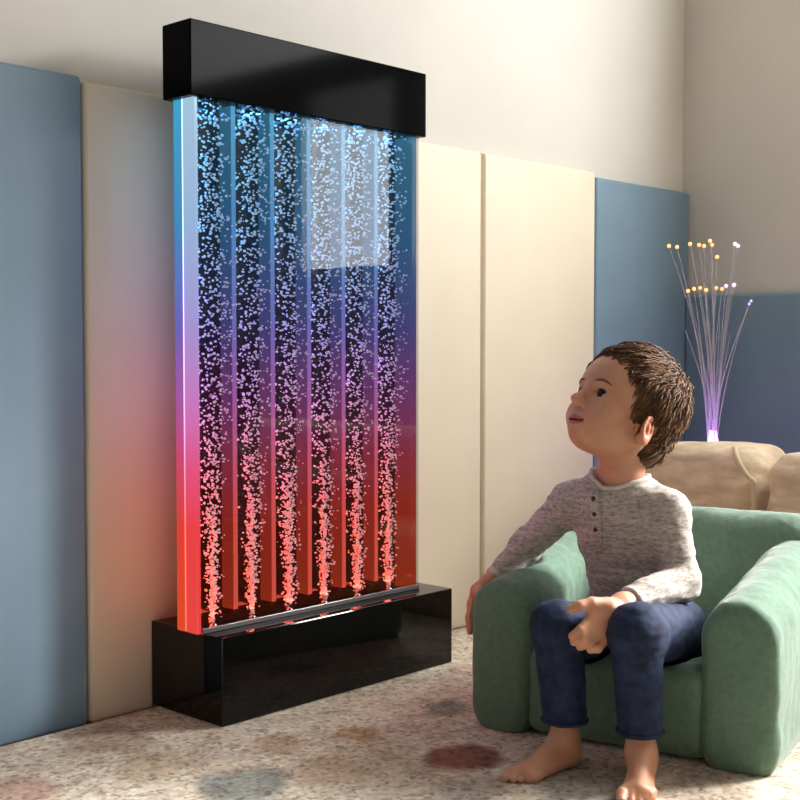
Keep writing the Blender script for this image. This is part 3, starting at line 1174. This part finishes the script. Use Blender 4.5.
nb = Mb()
u1 = nrm(np.cross(nd_, VR))
u2 = np.cross(nd_, u1)
ring = []
for k in range(41):
    a = 2 * math.pi * k / 40
    dv = u1 * math.cos(a) + u2 * math.sin(a)
    o = neck_low - nd_ * .03 + dv * .053
    hit = shirt_bvh.ray_cast(Vector(neck_low + nd_ * .08 + dv * .0555), Vector(-nd_))
    ring.append((np.array(hit[0]) if hit[0] is not None else o) + nd_ * .0005)
nb.tube(ring, .0042, 8)
nb.build('collar', M['shirt_trim'], shirt, smooth=True)
pl = Mb()
rowL, rowR = [], []
for t in np.linspace(0, 1, 12):
    x, y = 593.5 + 3.0 * t, 490 + 52 * t
    rowL.append(on_shirt(x - 5.5, y, .0012)[0])
    rowR.append(on_shirt(x + 6.5, y, .0012)[0])
mid = [on_shirt(593.5 + 3 * t, 490 + 52 * t, .0026)[0] for t in np.linspace(0, 1, 12)]
Vp = np.array(rowL + mid + rowR)
Fp = [[i, i + 1, 12 + i + 1, 12 + i] for i in range(11)] + [[12 + i, 12 + i + 1, 24 + i + 1, 24 + i] for i in range(11)]
pl.add(Vp, Fp)
o = pl.build('placket', M['shirt'], shirt, smooth=True)
so = o.modifiers.new('thick', 'SOLIDIFY')
so.thickness = .003
so.offset = 0
for (x, y) in ((594.5, 499), (595.5, 514), (596.5, 530)):
    c, nn = on_shirt(x, y, .0034)
    Mb().tube([c, c + nn * .0018, c + nn * .0026], [.0046, .0046, .0036], 14).build('button', M['button'], shirt, smooth=False)

# what presses into the chair
PRESS = [ellipsoid(pelvis - PZ * .006, (.100, .088, .064), CB)]
for a, b, c, r in ((hip_r, kn_r, an_r, (.060, .050, .0375)), (hip_l, kn_l, an_l, (.062, .051, .0380))):
    PRESS += [capsule(a, b, r[0], r[1]), capsule(b, c, r[1], r[2] + .006)]
PRESS += [ellipsoid(pelvis + PZ * .012, (.118, .102, .068), CB), ellipsoid(belly, (.101, .086, .096), CB), ellipsoid(chest + PZ * .004, (.100, .078, .108), CB)]
for a, b, c, r in ((sh_r, el_r, wr_r, (.046, .040, .030)), (sh_l, el_l, wr_l, (.047, .043, .032))):
    PRESS += [capsule(a, b, r[0], r[1]), capsule(b, c, r[1], r[2])]
PRESS += [capsule(wr_r, at(479, 591, 2.498), .024, .022), capsule(at(479, 591, 2.498), at(474, 634, 2.51), .022, .018), capsule(at(480, 592, 2.470), at(478, 634, 2.52), .016, .014)]

# jeans
J = Field(lo, hi, .0032)
J.add(ellipsoid(pelvis - PZ * .006, (.098, .086, .062), CB), 0)
for a, b, c, r in ((hip_r, kn_r, an_r, (.060, .0480, .0360)), (hip_l, kn_l, an_l, (.062, .0490, .0365))):
    J.add(capsule(a, b, r[0], r[1]), .03)
    J.add(capsule(b, b + (c - b) * .95, r[1] * .98, r[2]), .018)
for b, c, y in ((kn_r, an_r, 722), (kn_l, an_l, 738)):
    hz = (c + (b - c) * .14)[2]
    J.sub(rbox((c[0], c[1], hz - .06), (.07, .07, .06), .002), .002)
J.sub(rbox(pelvis + PZ * .135, (.2, .2, .05), .002), .004)
V, F = J.mesh()
knee = np.exp(-np.minimum(((V - kn_r) ** 2).sum(1), ((V - kn_l) ** 2).sum(1)) / .012)
V = rumple(V, F, .0040, 20, stretch=(1, 1, 1.3), weight=.5 + .5 * knee, seed=4.0)
V = rumple(V, F, .0018, 55, stretch=(.8, .8, 1.6), seed=6.0)
jeans = mesh_obj('jeans', V, F, M['denim'], person)
jeans_bvh = BVHTree.FromPolygons(V.tolist(), F.tolist())
for b, c in ((kn_r, an_r), (kn_l, an_l)):
    k0 = c + (b - c) * .14
    dvc = nrm(c - b)
    jb = BVHTree.FromPolygons(V.tolist(), F.tolist())
    ring = []
    for k in range(33):
        a = 2 * math.pi * k / 32
        dv = np.array((math.cos(a), math.sin(a), 0))
        hit = jb.ray_cast(Vector(k0 + PZ * .006 + dv * .09), Vector(-dv), .09)
        ring.append(np.array(hit[0]) + dv * .0008 if hit[0] is not None else k0 + dv * .04)
    Mb().tube(ring, .0035, 8).build('hem', M['denim'], jeans, smooth=True)

# ------------------------------------------------------------------ green armchair; the boy's weight presses into it
armchair = thing('armchair', ch(.27, -.25, 0), 'small sage green plush toddler armchair with rolled arms, the boy sitting on it', 'chair')


def plush(name, prims, h=0.005, amp=.003, fr=18, seed=0.0, amp2=.0012):
    lo = np.min([p[0][1] for p in prims], 0) - .03
    hi = np.max([p[0][2] for p in prims], 0) + .03
    F_ = Field(lo, hi, h)
    for p, k in prims:
        F_.add(p, k)
    for p in PRESS:
        F_.sub(p, .012)
    V, F = F_.mesh()
    V = rumple(V, F, amp, fr, seed=seed)
    V = rumple(V, F, amp2, fr * 3.1, stretch=(1, 1, .5), seed=seed + 5)
    for _ in range(3):
        for bv in (jeans_bvh, shirt_bvh, body_bvh):
            for j in range(len(V)):
                nr = bv.find_nearest(Vector(V[j]), .05)
                if nr[0] is None:
                    continue
                nn = np.array(nr[1])
                sd = (V[j] - np.array(nr[0])) @ nn
                if sd < .008:
                    V[j] += nn * (.008 - sd)
    V[:, 2] = np.maximum(V[:, 2], 0.0008)
    return mesh_obj(name, V, F, M['green'], armchair)


def roll_arm(sc, hw, n0, n1, z0, zf, slope, r):
    """upright slab with a round top, flat front and small edge radius r"""
    nc, hn = (n0 + n1) / 2, (n1 - n0) / 2

    def f(P):
        q = (P - P0) @ CB.T
        s_ = q[..., 0] - sc
        n_ = q[..., 1]
        zt = zf + slope * (n1 - n_)
        dz = q[..., 2] - np.clip(q[..., 2], z0, zt)
        d2 = np.sqrt(s_ ** 2 + dz ** 2) - (hw - r)
        w = np.abs(n_ - nc) - (hn - r)
        return np.minimum(np.maximum(d2, w), 0) + np.sqrt(np.maximum(d2, 0) ** 2 + np.maximum(w, 0) ** 2) - r
    cs = np.array([ch(sc + a * hw, nn, z) for a in (-1, 1) for nn in (n0, n1) for z in (z0 - hw, zf + slope * (n1 - n0) + hw)])
    return f, cs.min(0), cs.max(0)


def arm(sc, seed, hw):
    return plush('armrest', [(roll_arm(sc, hw, -.46, .006, .045, .228, .14, .024), 0)], seed=seed)


arm(.042, 1.0, .064)
arm(.506, 2.0, .070)
# back: slightly reclined, rounded top
tl = math.radians(9)
BB = np.array([PS, PN * math.cos(tl) + PZ * math.sin(tl), PZ * math.cos(tl) - PN * math.sin(tl)])
plush('backrest', [(rbox(ch(.272, -.445, .222), (.275, .062, .172), .055, BB), .0),
                   (capsule(ch(.05, -.470, .338), ch(.495, -.470, .338), .058), .03)], seed=3.0)
plush('seat', [(rbox(ch(.272, -.213, .088), (.180, .212, .085), .030, CB), .0)], seed=4.0, amp=.002)


# ------------------------------------------------------------------ light


def area(name, loc, rot, sx, sy, energy, col):
    ld = bpy.data.lights.new(name, 'AREA')
    ld.shape = 'RECTANGLE'
    ld.size, ld.size_y = sx, sy
    ld.energy = energy
    ld.color = col
    o = bpy.data.objects.new(name, ld)
    COL.objects.link(o)
    o.location = loc
    o.rotation_euler = rot
    return o


# daylight in the side window; near, back and high lamps are added
area('daylight_side', (X1 + .075, (WY0 + WY1) / 2, (WZ0 + WZ1) / 2), (0, math.pi / 2, 0), WZ1 - WZ0 - .06, WY1 - WY0 - .06, 8, (1.0, 1.0, 1.0))
area('added_near_key', (X1 + .075, (VY0 + VY1) / 2, (VZ0 + VZ1) / 2), (0, math.pi / 2, 0), VZ1 - VZ0 - .06, VY1 - VY0 - .06, 15, (1.0, .99, .97))
area('added_back_fill', (0, Y0 - .075, (GZ0 + GZ1) / 2), (math.pi / 2, 0, 0), GX1 - GX0 - .06, GZ1 - GZ0 - .06, 0.4, (.88, .94, 1.0))
area('added_high_key', (X1 + .075, (KY0 + KY1) / 2, (KZ0 + KZ1) / 2), (0, math.pi / 2, 0), KZ1 - KZ0 - .06, KY1 - KY0 - .06, 85, (1.0, .99, .97))
# added narrow lamp at the side window, standing in for sun on the chair
b0, b1 = Vector((X1 + .07, .10, 1.47)), Vector((2.0, 1.12, .40))
sb = area('added_beam', b0, (b1 - b0).to_track_quat('-Z', 'Y').to_euler(), .50, .70, 12, (1.0, .97, .92))
sb.data.spread = math.radians(42)
w = bpy.data.worlds.new('sky')
scene.world = w
w.use_nodes = True
w.node_tree.nodes['Background'].inputs['Color'].default_value = (.75, .85, 1, 1)
w.node_tree.nodes['Background'].inputs['Strength'].default_value = 1.0

scene.view_settings.view_transform = 'Standard'
scene.view_settings.look = 'None'
scene.view_settings.gamma = 1
scene.view_settings.use_curve_mapping = False
scene.view_settings.exposure = 0.0
